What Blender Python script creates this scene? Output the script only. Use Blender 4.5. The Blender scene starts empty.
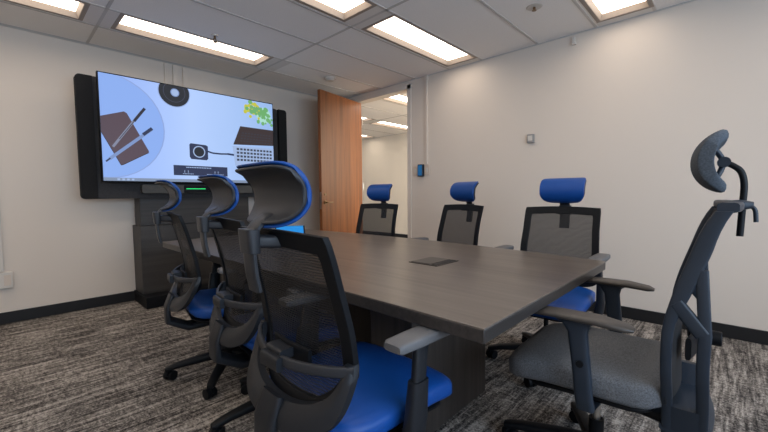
import bpy, bmesh, math, random
from mathutils import Vector, Matrix
random.seed(7)
PI = math.pi
scn = bpy.context.scene
COL = scn.collection

# ------------------------------------------------------------------ camera
H_CAM = 1.09
cam_d = bpy.data.cameras.new('camera')
cam_d.sensor_width = 36.0
cam_d.lens = 366.0 / 768.0 * 36.0
cam_d.clip_start = 0.02
cam = bpy.data.objects.new('camera', cam_d)
COL.objects.link(cam)
R = Matrix(((0.68849651, 0.04942736, -0.72355337),
            (-0.72519375, 0.03569607, -0.68761895),
            (-0.00815918, 0.99813963, 0.06042103)))
cam.matrix_world = Matrix.Translation((0, 0, H_CAM)) @ R.to_4x4()
scn.camera = cam

# ------------------------------------------------------------------ world, daylight, exposure
world = bpy.data.worlds.new('world'); scn.world = world
world.use_nodes = True
wn = world.node_tree.nodes; wl = world.node_tree.links
bg = wn['Background']
bg.inputs['Color'].default_value = (0.62, 0.77, 1.0, 1)
bg.inputs['Strength'].default_value = 0.8
scn.view_settings.view_transform = 'Standard'
scn.view_settings.look = 'None'
scn.view_settings.gamma = 1.0
scn.view_settings.use_curve_mapping = False
scn.view_settings.exposure = 0.49

def area(name, loc, rot, sx, sy, power, color):
    l = bpy.data.lights.new(name, 'AREA'); l.shape = 'RECTANGLE'
    l.size = sx; l.size_y = sy; l.energy = power; l.color = color
    o = bpy.data.objects.new(name, l); COL.objects.link(o)
    o.location = loc; o.rotation_euler = rot
    return o
# daylight falling in through the window behind the camera, from the sky above
area('window_daylight', (.45, -2.40, 1.65), (math.radians(76), 0, 0), 3.4, 1.3, 82.0, (0.60, 0.78, 1.0))
# added unseen fill, brightens the wall beyond the doorway; no fixture stands here
area('corridor_fill', (5.3, 1.7, 1.7), (math.radians(90), 0, 0), 2.4, 1.4, 55.0, (1.0, 0.88, 0.72))
LENS_STRENGTH = 3.8
LENS_COLOR = (1.0, 0.86, 0.72, 1)

# ------------------------------------------------------------------ materials
def mat(name, base, rough=0.6, metal=0.0, spec=0.35, bump=None, var=None, coat=0.0):
    """var = (scale, amount) mottles the colour; bump = (scale, strength)"""
    m = bpy.data.materials.new(name); m.use_nodes = True
    nt = m.node_tree; n = nt.nodes; l = nt.links
    b = n['Principled BSDF']
    b.inputs['Base Color'].default_value = (*base, 1)
    b.inputs['Roughness'].default_value = rough
    b.inputs['Metallic'].default_value = metal
    b.inputs['Specular IOR Level'].default_value = spec
    b.inputs['Coat Weight'].default_value = coat
    tc = n.new('ShaderNodeTexCoord')
    if var:
        nz = n.new('ShaderNodeTexNoise'); nz.inputs['Scale'].default_value = var[0]
        nz.inputs['Detail'].default_value = 4
        l.new(tc.outputs['Object'], nz.inputs['Vector'])
        r = n.new('ShaderNodeMapRange')
        r.inputs['To Min'].default_value = 1 - var[1]; r.inputs['To Max'].default_value = 1 + var[1]
        l.new(nz.outputs['Fac'], r.inputs['Value'])
        mx = n.new('ShaderNodeVectorMath'); mx.operation = 'SCALE'
        mx.inputs[0].default_value = base
        l.new(r.outputs['Result'], mx.inputs['Scale'])
        l.new(mx.outputs['Vector'], b.inputs['Base Color'])
    if bump:
        nz = n.new('ShaderNodeTexNoise'); nz.inputs['Scale'].default_value = bump[0]
        nz.inputs['Detail'].default_value = 3
        l.new(tc.outputs['Object'], nz.inputs['Vector'])
        bp = n.new('ShaderNodeBump'); bp.inputs['Strength'].default_value = bump[1]
        bp.inputs['Distance'].default_value = 0.002
        l.new(nz.outputs['Fac'], bp.inputs['Height'])
        l.new(bp.outputs['Normal'], b.inputs['Normal'])
    return m

def emis(name, color, strength, base=(0.02, 0.02, 0.02)):
    m = bpy.data.materials.new(name); m.use_nodes = True
    b = m.node_tree.nodes['Principled BSDF']
    b.inputs['Base Color'].default_value = (*base, 1)
    b.inputs['Roughness'].default_value = 0.35
    b.inputs['Specular IOR Level'].default_value = 0.15
    b.inputs['Emission Color'].default_value = (*color, 1)
    b.inputs['Emission Strength'].default_value = strength
    return m

def wood(name, c1, c2, axis, scale=(1, 1, 1), rough=0.4, freq=6.0, fine=60.0):
    """grain running along `axis` (0 x, 1 y, 2 z)"""
    m = bpy.data.materials.new(name); m.use_nodes = True
    nt = m.node_tree; n = nt.nodes; l = nt.links
    b = n['Principled BSDF']; b.inputs['Roughness'].default_value = rough
    tc = n.new('ShaderNodeTexCoord')
    mp = n.new('ShaderNodeMapping')
    s = [freq, freq, freq]; s[axis] = freq * 0.045
    mp.inputs['Scale'].default_value = s
    l.new(tc.outputs['Object'], mp.inputs['Vector'])
    a = n.new('ShaderNodeTexNoise'); a.inputs['Scale'].default_value = 2.2; a.inputs['Detail'].default_value = 5
    a.inputs['Distortion'].default_value = 0.4
    l.new(mp.outputs['Vector'], a.inputs['Vector'])
    c = n.new('ShaderNodeTexNoise'); c.inputs['Scale'].default_value = fine / freq; c.inputs['Detail'].default_value = 2
    l.new(mp.outputs['Vector'], c.inputs['Vector'])
    ad = n.new('ShaderNodeMath'); ad.operation = 'MULTIPLY_ADD'
    l.new(c.outputs['Fac'], ad.inputs[0]); ad.inputs[1].default_value = 0.5
    l.new(a.outputs['Fac'], ad.inputs[2])
    rp = n.new('ShaderNodeValToRGB')
    rp.color_ramp.elements[0].position = 0.50; rp.color_ramp.elements[0].color = (*c1, 1)
    rp.color_ramp.elements[1].position = 0.98; rp.color_ramp.elements[1].color = (*c2, 1)
    l.new(ad.outputs['Value'], rp.inputs['Fac'])
    l.new(rp.outputs['Color'], b.inputs['Base Color'])
    return m

def mesh_fabric(name, color, holes):
    """woven net: fine horizontal threads with see-through gaps between them"""
    m = bpy.data.materials.new(name); m.use_nodes = True
    nt = m.node_tree; n = nt.nodes; l = nt.links
    b = n['Principled BSDF']; b.inputs['Base Color'].default_value = (*color, 1)
    b.inputs['Roughness'].default_value = 0.6
    out = n['Material Output']
    tc = n.new('ShaderNodeTexCoord')
    w = n.new('ShaderNodeTexWave'); w.wave_type = 'BANDS'; w.bands_direction = 'Z'
    w.inputs['Scale'].default_value = 42.0; w.inputs['Distortion'].default_value = 5.0
    w.inputs['Detail'].default_value = 1.0; w.inputs['Detail Scale'].default_value = 0.35
    l.new(tc.outputs['Object'], w.inputs['Vector'])
    r = n.new('ShaderNodeMapRange')
    r.inputs['From Min'].default_value = 0.25; r.inputs['From Max'].default_value = 0.75
    r.inputs['To Min'].default_value = holes * 0.55; r.inputs['To Max'].default_value = min(1, holes * 1.35)
    l.new(w.outputs['Fac'], r.inputs['Value'])
    t = n.new('ShaderNodeBsdfTransparent')
    mx = n.new('ShaderNodeMixShader')
    l.new(r.outputs['Result'], mx.inputs['Fac'])
    l.new(b.outputs['BSDF'], mx.inputs[1]); l.new(t.outputs['BSDF'], mx.inputs[2])
    l.new(mx.outputs['Shader'], out.inputs['Surface'])
    return m

def carpet_material():
    m = bpy.data.materials.new('carpet'); m.use_nodes = True
    nt = m.node_tree; n = nt.nodes; l = nt.links
    b = n['Principled BSDF']; b.inputs['Roughness'].default_value = 0.95
    b.inputs['Specular IOR Level'].default_value = 0.1
    tc = n.new('ShaderNodeTexCoord')
    def mapped(scale, rot=0):
        mp = n.new('ShaderNodeMapping'); mp.inputs['Scale'].default_value = scale
        mp.inputs['Rotation'].default_value = (0, 0, rot)
        l.new(tc.outputs['Object'], mp.inputs['Vector']); return mp
    def noise(vec, sc, det, dist=0):
        z = n.new('ShaderNodeTexNoise'); z.inputs['Scale'].default_value = sc
        z.inputs['Detail'].default_value = det; z.inputs['Distortion'].default_value = dist
        z.inputs['Roughness'].default_value = 0.65
        l.new(vec.outputs['Vector'], z.inputs['Vector']); return z
    # long brushed streaks along the room, short cross strokes and a fine pile speckle
    s1 = noise(mapped((2.4, 30.0, 1)), 1.6, 6, 0.5)
    s5 = noise(mapped((1.2, 9.0, 1)), 1.7, 3, 0.8)
    s2 = noise(mapped((34.0, 12.0, 1)), 1.5, 3, 0.4)
    s3 = noise(mapped((1, 1, 1)), 110, 2)
    s4 = noise(mapped((1.0, 1.0, 1)), 2.0, 2)
    a1 = n.new('ShaderNodeMath'); a1.operation = 'MULTIPLY_ADD'; a1.inputs[1].default_value = 0.60
    l.new(s2.outputs['Fac'], a1.inputs[0]); l.new(s1.outputs['Fac'], a1.inputs[2])
    a2 = n.new('ShaderNodeMath'); a2.operation = 'MULTIPLY_ADD'; a2.inputs[1].default_value = 0.75
    l.new(s3.outputs['Fac'], a2.inputs[0]); l.new(a1.outputs['Value'], a2.inputs[2])
    a3 = n.new('ShaderNodeMath'); a3.operation = 'MULTIPLY_ADD'; a3.inputs[1].default_value = 0.22
    l.new(s4.outputs['Fac'], a3.inputs[0]); l.new(a2.outputs['Value'], a3.inputs[2])
    a4 = n.new('ShaderNodeMath'); a4.operation = 'MULTIPLY_ADD'; a4.inputs[1].default_value = 0.45
    l.new(s5.outputs['Fac'], a4.inputs[0]); l.new(a3.outputs['Value'], a4.inputs[2])
    rp = n.new('ShaderNodeValToRGB'); cr = rp.color_ramp
    mr = n.new('ShaderNodeMapRange'); mr.inputs['From Min'].default_value = 1.17; mr.inputs['From Max'].default_value = 1.82
    l.new(a4.outputs['Value'], mr.inputs['Value'])
    cr.elements[0].position = 0.22; cr.elements[0].color = (0.030, 0.027, 0.026, 1)
    cr.elements[1].position = 0.85; cr.elements[1].color = (0.44, 0.40, 0.36, 1)
    e = cr.elements.new(0.42); e.color = (0.110, 0.098, 0.090, 1)
    e = cr.elements.new(0.58); e.color = (0.20, 0.180, 0.162, 1)
    l.new(mr.outputs['Result'], rp.inputs['Fac'])
    l.new(rp.outputs['Color'], b.inputs['Base Color'])
    bp = n.new('ShaderNodeBump'); bp.inputs['Strength'].default_value = 0.6; bp.inputs['Distance'].default_value = 0.004
    l.new(s3.outputs['Fac'], bp.inputs['Height']); l.new(bp.outputs['Normal'], b.inputs['Normal'])
    return m

M = {}
M['wall'] = mat('wall_paint', (0.70, 0.625, 0.55), 0.75, bump=(180, 0.12), var=(0.8, 0.02))
M['corridor_wall'] = mat('corridor_paint', (0.80, 0.74, 0.64), 0.8, var=(0.8, 0.02))
M['ceiling'] = mat('ceiling_tile', (0.86, 0.84, 0.82), 0.95, bump=(260, 0.5), var=(150, 0.10))
M['ceiling_metal'] = mat('ceiling_metal', (0.70, 0.67, 0.64), 0.6)
M['tbar'] = mat('ceiling_grid', (0.55, 0.53, 0.51), 0.6)
M['reveal'] = mat('light_trim', (0.32, 0.27, 0.23), 0.55)
M['carpet'] = carpet_material()
M['baseboard'] = mat('rubber_base', (0.012, 0.012, 0.013), 0.5)
M['frame_paint'] = mat('door_frame_paint', (0.70, 0.64, 0.57), 0.5)
M['door'] = wood('door_veneer', (0.15, 0.046, 0.012), (0.29, 0.097, 0.027), 2, rough=0.35, freq=9)
M['chrome'] = mat('satin_metal', (0.62, 0.60, 0.57), 0.3, metal=1.0)
M['brass'] = mat('bronze_metal', (0.25, 0.17, 0.10), 0.35, metal=1.0)
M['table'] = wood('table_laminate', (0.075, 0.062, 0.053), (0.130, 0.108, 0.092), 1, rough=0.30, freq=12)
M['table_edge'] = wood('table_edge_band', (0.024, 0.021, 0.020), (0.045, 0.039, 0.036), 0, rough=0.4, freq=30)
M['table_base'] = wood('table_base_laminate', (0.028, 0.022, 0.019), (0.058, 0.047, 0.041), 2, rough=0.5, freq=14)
M['media'] = wood('media_laminate', (0.020, 0.018, 0.017), (0.045, 0.040, 0.037), 0, rough=0.5, freq=12)
M['felt'] = mat('dark_felt', (0.042, 0.042, 0.045), 0.95, bump=(300, 0.5), var=(90, 0.35))
M['felt_side'] = mat('felt_wing', (0.012, 0.012, 0.013), 0.95, bump=(300, 0.5), var=(90, 0.3))
M['black'] = mat('black_plastic', (0.004, 0.005, 0.007), 0.5, spec=0.2, bump=(400, 0.15))
M['charcoal'] = mat('charcoal_plastic', (0.012, 0.014, 0.018), 0.42, bump=(500, 0.2))
M['charcoal_lt'] = mat('charcoal_plastic_light', (0.024, 0.026, 0.031), 0.40, bump=(500, 0.2))
M['slate'] = mat('slate_plastic', (0.017, 0.025, 0.038), 0.45, bump=(500, 0.15))
M['pad'] = mat('arm_pad', (0.115, 0.115, 0.12), 0.55, bump=(300, 0.15))
M['pad_dark'] = mat('arm_pad_black', (0.050, 0.043, 0.038), 0.42, bump=(300, 0.1))
M['blue'] = mat('blue_upholstery', (0.005, 0.060, 0.27), 0.42, bump=(500, 0.25), var=(30, 0.05))
M['grey_fabric'] = mat('grey_upholstery', (0.115, 0.122, 0.134), 0.92, bump=(320, 0.8), var=(240, 0.9))
M['grey_head'] = mat('grey_head_cover', (0.060, 0.073, 0.090), 0.92, bump=(320, 0.8), var=(240, 0.7))
M['net'] = mesh_fabric('black_net', (0.006, 0.006, 0.008), 0.21)
M['net_back'] = mesh_fabric('slate_net', (0.006, 0.007, 0.009), 0.12)
M['white_plastic'] = mat('white_plastic', (0.62, 0.58, 0.53), 0.45)
M['beige_plastic'] = mat('beige_plate', (0.62, 0.53, 0.45), 0.45)
M['grey_plastic'] = mat('grey_plastic', (0.30, 0.29, 0.28), 0.45)
M['bar_grey'] = mat('bar_grille', (0.075, 0.075, 0.072), 0.7, bump=(500, 0.4))
M['lens'] = emis('light_lens', LENS_COLOR[:3], LENS_STRENGTH, (0.8, 0.8, 0.8))
M['grommet'] = mat('grommet_metal', (0.055, 0.05, 0.047), 0.35, metal=0.6)
M['blue_screen'] = emis('tablet_screen', (0.0, 0.26, 0.75), 0.70)
M['panel_screen'] = emis('wall_panel_screen', (0.01, 0.14, 0.36), 0.45)
M['led'] = emis('green_led', (0.02, 0.75, 0.18), 0.9)
M['glass'] = mat('window_glass', (0.8, 0.9, 0.9), 0.05)

def gradient_screen():
    m = bpy.data.materials.new('screen_picture_ground'); m.use_nodes = True
    nt = m.node_tree; n = nt.nodes; l = nt.links
    b = n['Principled BSDF']; b.inputs['Base Color'].default_value = (0.01, 0.01, 0.01, 1)
    b.inputs['Roughness'].default_value = 0.3
    tc = n.new('ShaderNodeTexCoord'); sx = n.new('ShaderNodeSeparateXYZ')
    l.new(tc.outputs['Generated'], sx.inputs['Vector'])
    rp = n.new('ShaderNodeValToRGB')
    rp.color_ramp.elements[0].color = (0.27, 0.42, 0.92, 1)
    rp.color_ramp.elements[1].color = (0.31, 0.49, 0.85, 1)
    e = rp.color_ramp.elements.new(0.45); e.color = (0.45, 0.62, 1.0, 1)
    l.new(sx.outputs['X'], rp.inputs['Fac'])
    l.new(rp.outputs['Color'], b.inputs['Emission Color'])
    b.inputs['Emission Strength'].default_value = 0.70
    return m
M['screen'] = gradient_screen()

# ------------------------------------------------------------------ mesh helpers
def link(name, bm, material, parent=None, smooth=True, bevel=0.0, seg=2, sub=0, angle=40):
    me = bpy.data.meshes.new(name)
    bmesh.ops.recalc_face_normals(bm, faces=bm.faces[:])
    bm.to_mesh(me); bm.free()
    if smooth:
        for p in me.polygons: p.use_smooth = True
        me.set_sharp_from_angle(angle=math.radians(angle))
    mats = material if isinstance(material, (list, tuple)) else [material]
    for k in mats: me.materials.append(M[k] if isinstance(k, str) else k)
    o = bpy.data.objects.new(name, me); COL.objects.link(o)
    if parent: o.parent = parent
    if bevel:
        md = o.modifiers.new('bevel', 'BEVEL'); md.width = bevel; md.segments = seg
        md.limit_method = 'ANGLE'; md.angle_limit = math.radians(35)
    if sub:
        md = o.modifiers.new('subdivision', 'SUBSURF'); md.levels = sub; md.render_levels = sub
    return o

def box(bm, x0, x1, y0, y1, z0, z1, mi=0):
    v = [bm.verts.new(p) for p in ((x0,y0,z0),(x1,y0,z0),(x1,y1,z0),(x0,y1,z0),(x0,y0,z1),(x1,y0,z1),(x1,y1,z1),(x0,y1,z1))]
    for f in ((0,3,2,1),(4,5,6,7),(0,1,5,4),(1,2,6,5),(2,3,7,6),(3,0,4,7)):
        fc = bm.faces.new([v[i] for i in f]); fc.material_index = mi
    return v

def boxo(name, x0, x1, y0, y1, z0, z1, material, parent=None, bevel=0.0, seg=2):
    bm = bmesh.new(); box(bm, x0, x1, y0, y1, z0, z1)
    return link(name, bm, material, parent, smooth=bevel > 0, bevel=bevel, seg=seg)

def loft(bm, secs, N=16, caps=True):
    """secs: list of (centre, halfaxis_a, halfaxis_b, exponent)"""
    rings = []
    for c, a, b, e in secs:
        c = Vector(c); a = Vector(a); b = Vector(b); r = []
        for i in range(N):
            t = 2 * PI * (i + 0.5) / N
            ct, st = math.cos(t), math.sin(t)
            u = math.copysign(abs(ct) ** (2 / e), ct); w = math.copysign(abs(st) ** (2 / e), st)
            r.append(bm.verts.new(c + a * u + b * w))
        rings.append(r)
    for r0, r1 in zip(rings, rings[1:]):
        for i in range(N):
            bm.faces.new((r0[i], r0[(i+1) % N], r1[(i+1) % N], r1[i]))
    if caps:
        bm.faces.new(rings[0][::-1]); bm.faces.new(rings[-1])
    return rings

def smooth_path(pts, n=6):
    """Catmull-Rom through pts (tuples of any length)"""
    P = [Vector(p) for p in pts]; P = [P[0] * 2 - P[1]] + P + [P[-1] * 2 - P[-2]]
    out = []
    for i in range(1, len(P) - 2):
        for k in range(n):
            t = k / n
            a, b, c, d = P[i-1], P[i], P[i+1], P[i+2]
            out.append(0.5 * ((2*b) + (c-a)*t + (2*a-5*b+4*c-d)*t*t + (3*b-a-3*c+d)*t**3))
    out.append(P[-2]); return out

def tube(bm, pts, r, N=10, r2=None, e=2):
    secs = []
    P = [Vector(p) for p in pts]
    for i, p in enumerate(P):
        d = (P[min(i+1, len(P)-1)] - P[max(i-1, 0)]).normalized()
        up = Vector((0, 1, 0)) if abs(d.y) < 0.9 else Vector((1, 0, 0))
        a = d.cross(up).normalized(); b = d.cross(a).normalized()
        ra = r[i] if isinstance(r, (list, tuple)) else r
        rb = ra if r2 is None else (r2[i] if isinstance(r2, (list, tuple)) else r2)
        secs.append((p, a * ra, b * rb, e))
    loft(bm, secs, N)

def cyl(bm, c, axis, r, l, N=20, r1=None):
    c = Vector(c); ax = Vector(axis).normalized()
    up = Vector((0, 0, 1)) if abs(ax.z) < 0.9 else Vector((1, 0, 0))
    a = ax.cross(up).normalized(); b = ax.cross(a)
    r1 = r if r1 is None else r1
    loft(bm, [(c - ax * l / 2, a * r, b * r, 2), (c + ax * l / 2, a * r1, b * r1, 2)], N)

def empty(name, label, cat, loc=(0, 0, 0), rotz=0.0, group=None):
    o = bpy.data.objects.new(name, None); COL.objects.link(o)
    o.empty_display_size = 0.1
    o.location = loc; o.rotation_euler = (0, 0, rotz)
    o['label'] = label; o['category'] = cat
    if group: o['group'] = group
    return o
def tag(o, label, cat, group=None):
    o['label'] = label; o['category'] = cat
    if group: o['group'] = group
    return o
def struct(o):
    o['kind'] = 'structure'; return o
def dup(root, loc, rotz, label):
    r = root.copy(); COL.objects.link(r); r.location = loc; r.rotation_euler = (0, 0, rotz)
    r['label'] = label
    for ch in list(root.children):
        c = ch.copy(); COL.objects.link(c); c.parent = r
        for g in list(ch.children):
            d = g.copy(); COL.objects.link(d); d.parent = c
    return r

# ------------------------------------------------------------------ the room
XR, YT, ZC = 3.697, 4.50, 2.534
XL, YN = -2.39, -2.13
XF = 6.80                       # far wall of the space beyond the doorway
MOD = 1.523
OY0, OY1, OZ = 3.07, 4.09, 2.435    # door opening in the right wall

struct(boxo('floor', XL - .1, XF + .1, YN - .1, 8.6, -0.1, 0.0, 'carpet'))
# right wall with the opening
bm = bmesh.new()
box(bm, XR, XR + .11, YN, OY0, 0, ZC); box(bm, XR, XR + .11, OY0, OY1, OZ, ZC); box(bm, XR, XR + .11, OY1, YT + .1, 0, ZC)
struct(link('wall_right', bm, 'wall', smooth=False))
struct(boxo('wall_back', XL - .1, XR, YT, YT + .1, 0, ZC, 'wall'))
# near wall with a long window behind the camera
WX0, WX1, WZ0, WZ1 = -1.35, 2.25, 0.95, 2.25
bm = bmesh.new()
box(bm, XL - .1, WX0, YN - .12, YN, 0, ZC); box(bm, WX1, XR + .11, YN - .12, YN, 0, ZC)
box(bm, WX0, WX1, YN - .12, YN, 0, WZ0); box(bm, WX0, WX1, YN - .12, YN, WZ1, ZC)
struct(link('wall_front', bm, 'wall', smooth=False))
bm = bmesh.new()
for x in (WX0, (WX0 + WX1) / 2 - .02, WX1 - .04): box(bm, x, x + .04, YN - .09, YN - .04, WZ0, WZ1)
box(bm, WX0, WX1, YN - .09, YN - .04, WZ0, WZ0 + .04); box(bm, WX0, WX1, YN - .09, YN - .04, WZ1 - .04, WZ1)
struct(link('window_1', bm, 'grey_plastic', smooth=False))
struct(boxo('wall_left', XL - .1, XL, YN - .12, YT, 0, ZC, 'wall'))
# space beyond the doorway
struct(boxo('wall_far', XF, XF + .1, 1.4, 8.6, 0, ZC, 'corridor_wall'))
struct(boxo('wall_end', XR + .11, XF, 8.5, 8.6, 0, ZC, 'corridor_wall'))
struct(boxo('wall_side', XR + .11, XF, 1.4, 1.5, 0, ZC, 'corridor_wall'))
# baseboards
struct(boxo('baseboard_back', XL, XR, YT - .012, YT, 0, .10, 'baseboard', bevel=.003))
struct(boxo('baseboard_right', XR - .012, XR, YN, OY0 - .06, 0, .10, 'baseboard', bevel=.003))
struct(boxo('baseboard_left', XL, XL + .012, YN, YT - .012, 0, .10, 'baseboard'))
struct(boxo('baseboard_far', XF - .012, XF, 1.5, 8.5, 0, .10, 'baseboard'))

# ceiling: a skin of quads between the grid lines, open where the light fixtures sit
FX = [1.405 + MOD * k for k in (-2, -1, 0, 1, 2, 3)]
FY = [3.735 + MOD * k for k in (-3, -2, -1, 0, 1, 2)]
FLX, FLY = 0.64, 0.170        # half size of the lens opening
def fixture_at(x, y):
    if x > XR: return y > 1.9
    if x > 2.5 and y > 3: return False
    return y < YT
FIX = [(x, y) for x in FX for y in FY if fixture_at(x, y)]
def in_fix(x, y):
    return any(abs(x - a) < FLX and abs(y - b) < FLY for a, b in FIX)
xs = sorted(set([XL - .1, XF + .1] + [a + s * FLX for a in FX for s in (-1, 1)]))
ys = sorted(set([YN - .12, 8.6] + [b + s * FLY for b in FY for s in (-1, 1)]))
bm = bmesh.new()
for i in range(len(xs) - 1):
    for j in range(len(ys) - 1):
        if in_fix((xs[i] + xs[i+1]) / 2, (ys[j] + ys[j+1]) / 2): continue
        bm.faces.new([bm.verts.new(p) for p in ((xs[i], ys[j], ZC), (xs[i], ys[j+1], ZC), (xs[i+1], ys[j+1], ZC), (xs[i+1], ys[j], ZC))])
bmesh.ops.remove_doubles(bm, verts=bm.verts[:], dist=1e-4)
struct(link('ceiling', bm, 'ceiling', smooth=False))
struct(boxo('trim_1', XL - .1, XF + .1, YN - .12, 8.6, ZC + .12, ZC + .16, 'ceiling'))    # the slab above the tiles
GX = [0.65 + MOD * k for k in range(-2, 5)]
GY = sorted([3.963 + MOD * k for k in range(-4, 3)] + [3.545 + MOD * k for k in range(-3, 3)] + [4.47 + MOD * k - 0 for k in range(-4, 3)])
bm = bmesh.new()
for x in GX:
    if XL < x < XR - .05: box(bm, x - .011, x + .011, YN, YT, ZC - .004, ZC + .002)
    elif x > XR + .15: box(bm, x - .011, x + .011, 1.5, 8.5, ZC - .004, ZC + .002)
for y in GY:
    if YN < y < YT - .02: box(bm, XL, XR, y - .011, y + .011, ZC - .004, ZC + .002)
    if y > 1.5: box(bm, XR + .11, XF, y - .011, y + .011, ZC - .004, ZC + .002)
struct(link('trim_2', bm, 'tbar', smooth=False))
# painted metal plates of the light rows
bm = bmesh.new()
for y in FY:
    for x in GX:
        if not (fixture_at(x - .3, y) or fixture_at(x + .3, y)): continue
        a, b = max(x - .115, XL), min(x + .115, XF)
        if a < XR < b: b = XR if x <= XR else b
        if y > YT and b < XR + .2: continue
        box(bm, a, b, y - .205, y + .205, ZC - .003, ZC + .001)
struct(link('trim_3', bm, 'ceiling_metal', smooth=False))
struct(boxo('trim_4', XR - .012, XR, YN, YT, ZC - .008, ZC - .001, 'tbar'))
struct(boxo('trim_5', XL, XR - .012, YT - .012, YT, ZC - .008, ZC - .001, 'tbar'))

# ceiling light fixtures (frame with sloped reveal + lens)
def make_fixture(x, y, label, group):
    t = empty('ceiling_light', label, 'ceiling light', (x, y, ZC), 0, group)
    bm = bmesh.new()
    # ring: flange and sloping sides up to the lens
    prof = [(0.028, -0.004), (0.0, -0.006), (-0.004, -0.004), (-0.022, 0.048), (-0.022, 0.055), (0.004, 0.055), (0.004, 0.003), (0.028, 0.001)]
    rings = []
    for sx, sy in ((1, 1), (-1, 1), (-1, -1), (1, -1)):
        rings.append([bm.verts.new(((FLX + o) * sx, (FLY + o) * sy, z)) for o, z in prof])
    for i in range(4):
        a, b = rings[i], rings[(i+1) % 4]
        for k in range(len(prof)):
            kk = (k + 1) % len(prof)
            bm.faces.new((a[k], a[kk], b[kk], b[k]))
    link('light_frame', bm, 'reveal', t, smooth=False)
    bm = bmesh.new(); box(bm, -FLX + .02, FLX - .02, -FLY + .02, FLY - .02, .040, .046)
    link('lens', bm, 'lens', t, smooth=False)
    return t
def fix_label(x, y):
    i = round((x - 1.405) / MOD); j = round((y - 3.735) / MOD)
    names = {(0, 0): 'long lit ceiling light above the wall-mounted screen, nearest to it',
             (-1, 0): 'lit ceiling light cut by the top left corner, left of the screen',
             (1, -1): 'large lit ceiling light above the middle of the table by the right wall',
             (0, -1): 'lit ceiling light at the top edge over the middle of the room',
             (1, -2): 'lit ceiling light near the right wall above the nearest far-side chair',
             (2, 0): 'first ceiling light seen through the doorway, just past the opening',
             (3, 1): 'long ceiling light seen through the doorway, deeper in the next room',
             (2, 1): 'short piece of ceiling light behind the door edge in the next room'}
    return names.get((i, j))
for x, y in FIX:
    lb = fix_label(x, y)
    if x > XR:
        make_fixture(x, y, lb or 'lit ceiling light in the room beyond, hidden from view past the doorway', 'ceiling lights beyond the doorway')
    else:
        make_fixture(x, y, lb or 'lit ceiling light behind or beside the camera, outside the photo', 'ceiling lights of the meeting room')

# door frame
bm = bmesh.new()
box(bm, XR - .014, XR + .124, OY0 - .055, OY0 + .004, 0, OZ + .045)
box(bm, XR - .014, XR + .124, OY0 - .054, OY1 + .05, OZ - .004, OZ + .044)
box(bm, XR - .014, XR + .124, OY1 - .004, OY1 + .049, 0, OZ + .043)
struct(link('trim_6', bm, 'frame_paint', smooth=False))
# open door leaf: hinged on the far jamb, swung into the room
door = bpy.data.objects.new('door_1', None); COL.objects.link(door); struct(door)
door.location = (3.745, 4.025, 0); door.rotation_euler = (0, 0, math.radians(180 + 11.5))
DW = 0.90
boxo('door_leaf', 0, DW, -.022, .022, .012, 2.42, 'door', door, bevel=.003)
for s in (-1, 1):
    bm = bmesh.new(); cyl(bm, (DW - .065, s * .028, .985), (0, 1, 0), .027, .012)
    cyl(bm, (DW - .065, s * .045, .985), (0, 1, 0), .010, .04)
    tube(bm, smooth_path([(DW - .065, s * .062, .985), (DW - .10, s * .066, .985), (DW - .175, s * .060, .983)]), .009)
    link('lever_handle', bm, 'brass', door)
    bm = bmesh.new(); cyl(bm, (DW - .065, s * .026, 1.09), (0, 1, 0), .017, .010)
    link('lock_rosette', bm, 'brass', door)
boxo('latch_plate', DW - .001, DW + .002, -.013, .013, .90, 1.12, 'chrome', door)
for z in (.25, 1.2, 2.15):
    bm = bmesh.new(); cyl(bm, (-.008, .026, z), (0, 0, 1), .008, .10); link('hinge', bm, 'chrome', door)

# ------------------------------------------------------------------ wall fittings
t = empty('cable_conduit', 'white vertical cable cover running from ceiling down beside the door switches', 'cable cover', (XR, 2.765, 1.45))
boxo('cover', -.022, 0, -.014, .014, 0, ZC - 1.452, 'wall', t, bevel=.003)
boxo('top_cap', -.028, 0, -.022, .022, ZC - 1.51, ZC - 1.452, 'wall', t, bevel=.003)
def plate(name, label, cat, y, z0, z1, w, m, depth=.010):
    t = empty(name, label, cat, (XR, y, z0))
    boxo('cover_plate', -depth, 0, -w/2, w/2, 0, z1 - z0, m, t, bevel=.003)
    boxo('rocker', -depth - .005, -depth + .001, -w*.22, w*.22, (z1-z0)*.28, (z1-z0)*.72, 'white_plastic', t, bevel=.001)
    return t
plate('light_switch', 'beige light switch plate left of the small blue wall panel', 'switch', 2.945, 1.32, 1.44, .072, 'beige_plastic')
plate('wall_switch', 'pinkish beige switch plate under the vertical cable cover', 'switch', 2.765, 1.32, 1.445, .075, 'beige_plastic')
t = empty('wall_panel', 'small blue screened control panel on the wall beside the doorway', 'control panel', (XR, 2.845, 1.305))
boxo('housing', -.045, 0, -.038, .038, 0, .15, 'slate', t, bevel=.004)
boxo('display', -.0475, -.0452, -.032, .032, .012, .138, 'panel_screen', t)
t = empty('thermostat', 'small grey thermostat box alone on the long right wall', 'thermostat', (XR, 1.475, 1.585))
boxo('housing', -.03, 0, -.034, .034, 0, .085, 'grey_plastic', t, bevel=.005)
boxo('face', -.033, -.0295, -.022, .022, .02, .07, 'white_plastic', t, bevel=.001)
t = empty('wall_clip', 'tiny white clip hanging at the top of the right wall', 'clip', (XR, 1.10, 2.44))
boxo('hook', -.02, 0, -.012, .012, 0, .06, 'white_plastic', t, bevel=.002)
boxo('tab', -.03, 0, -.022, .012, -.008, .008, 'white_plastic', t, bevel=.002)
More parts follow.
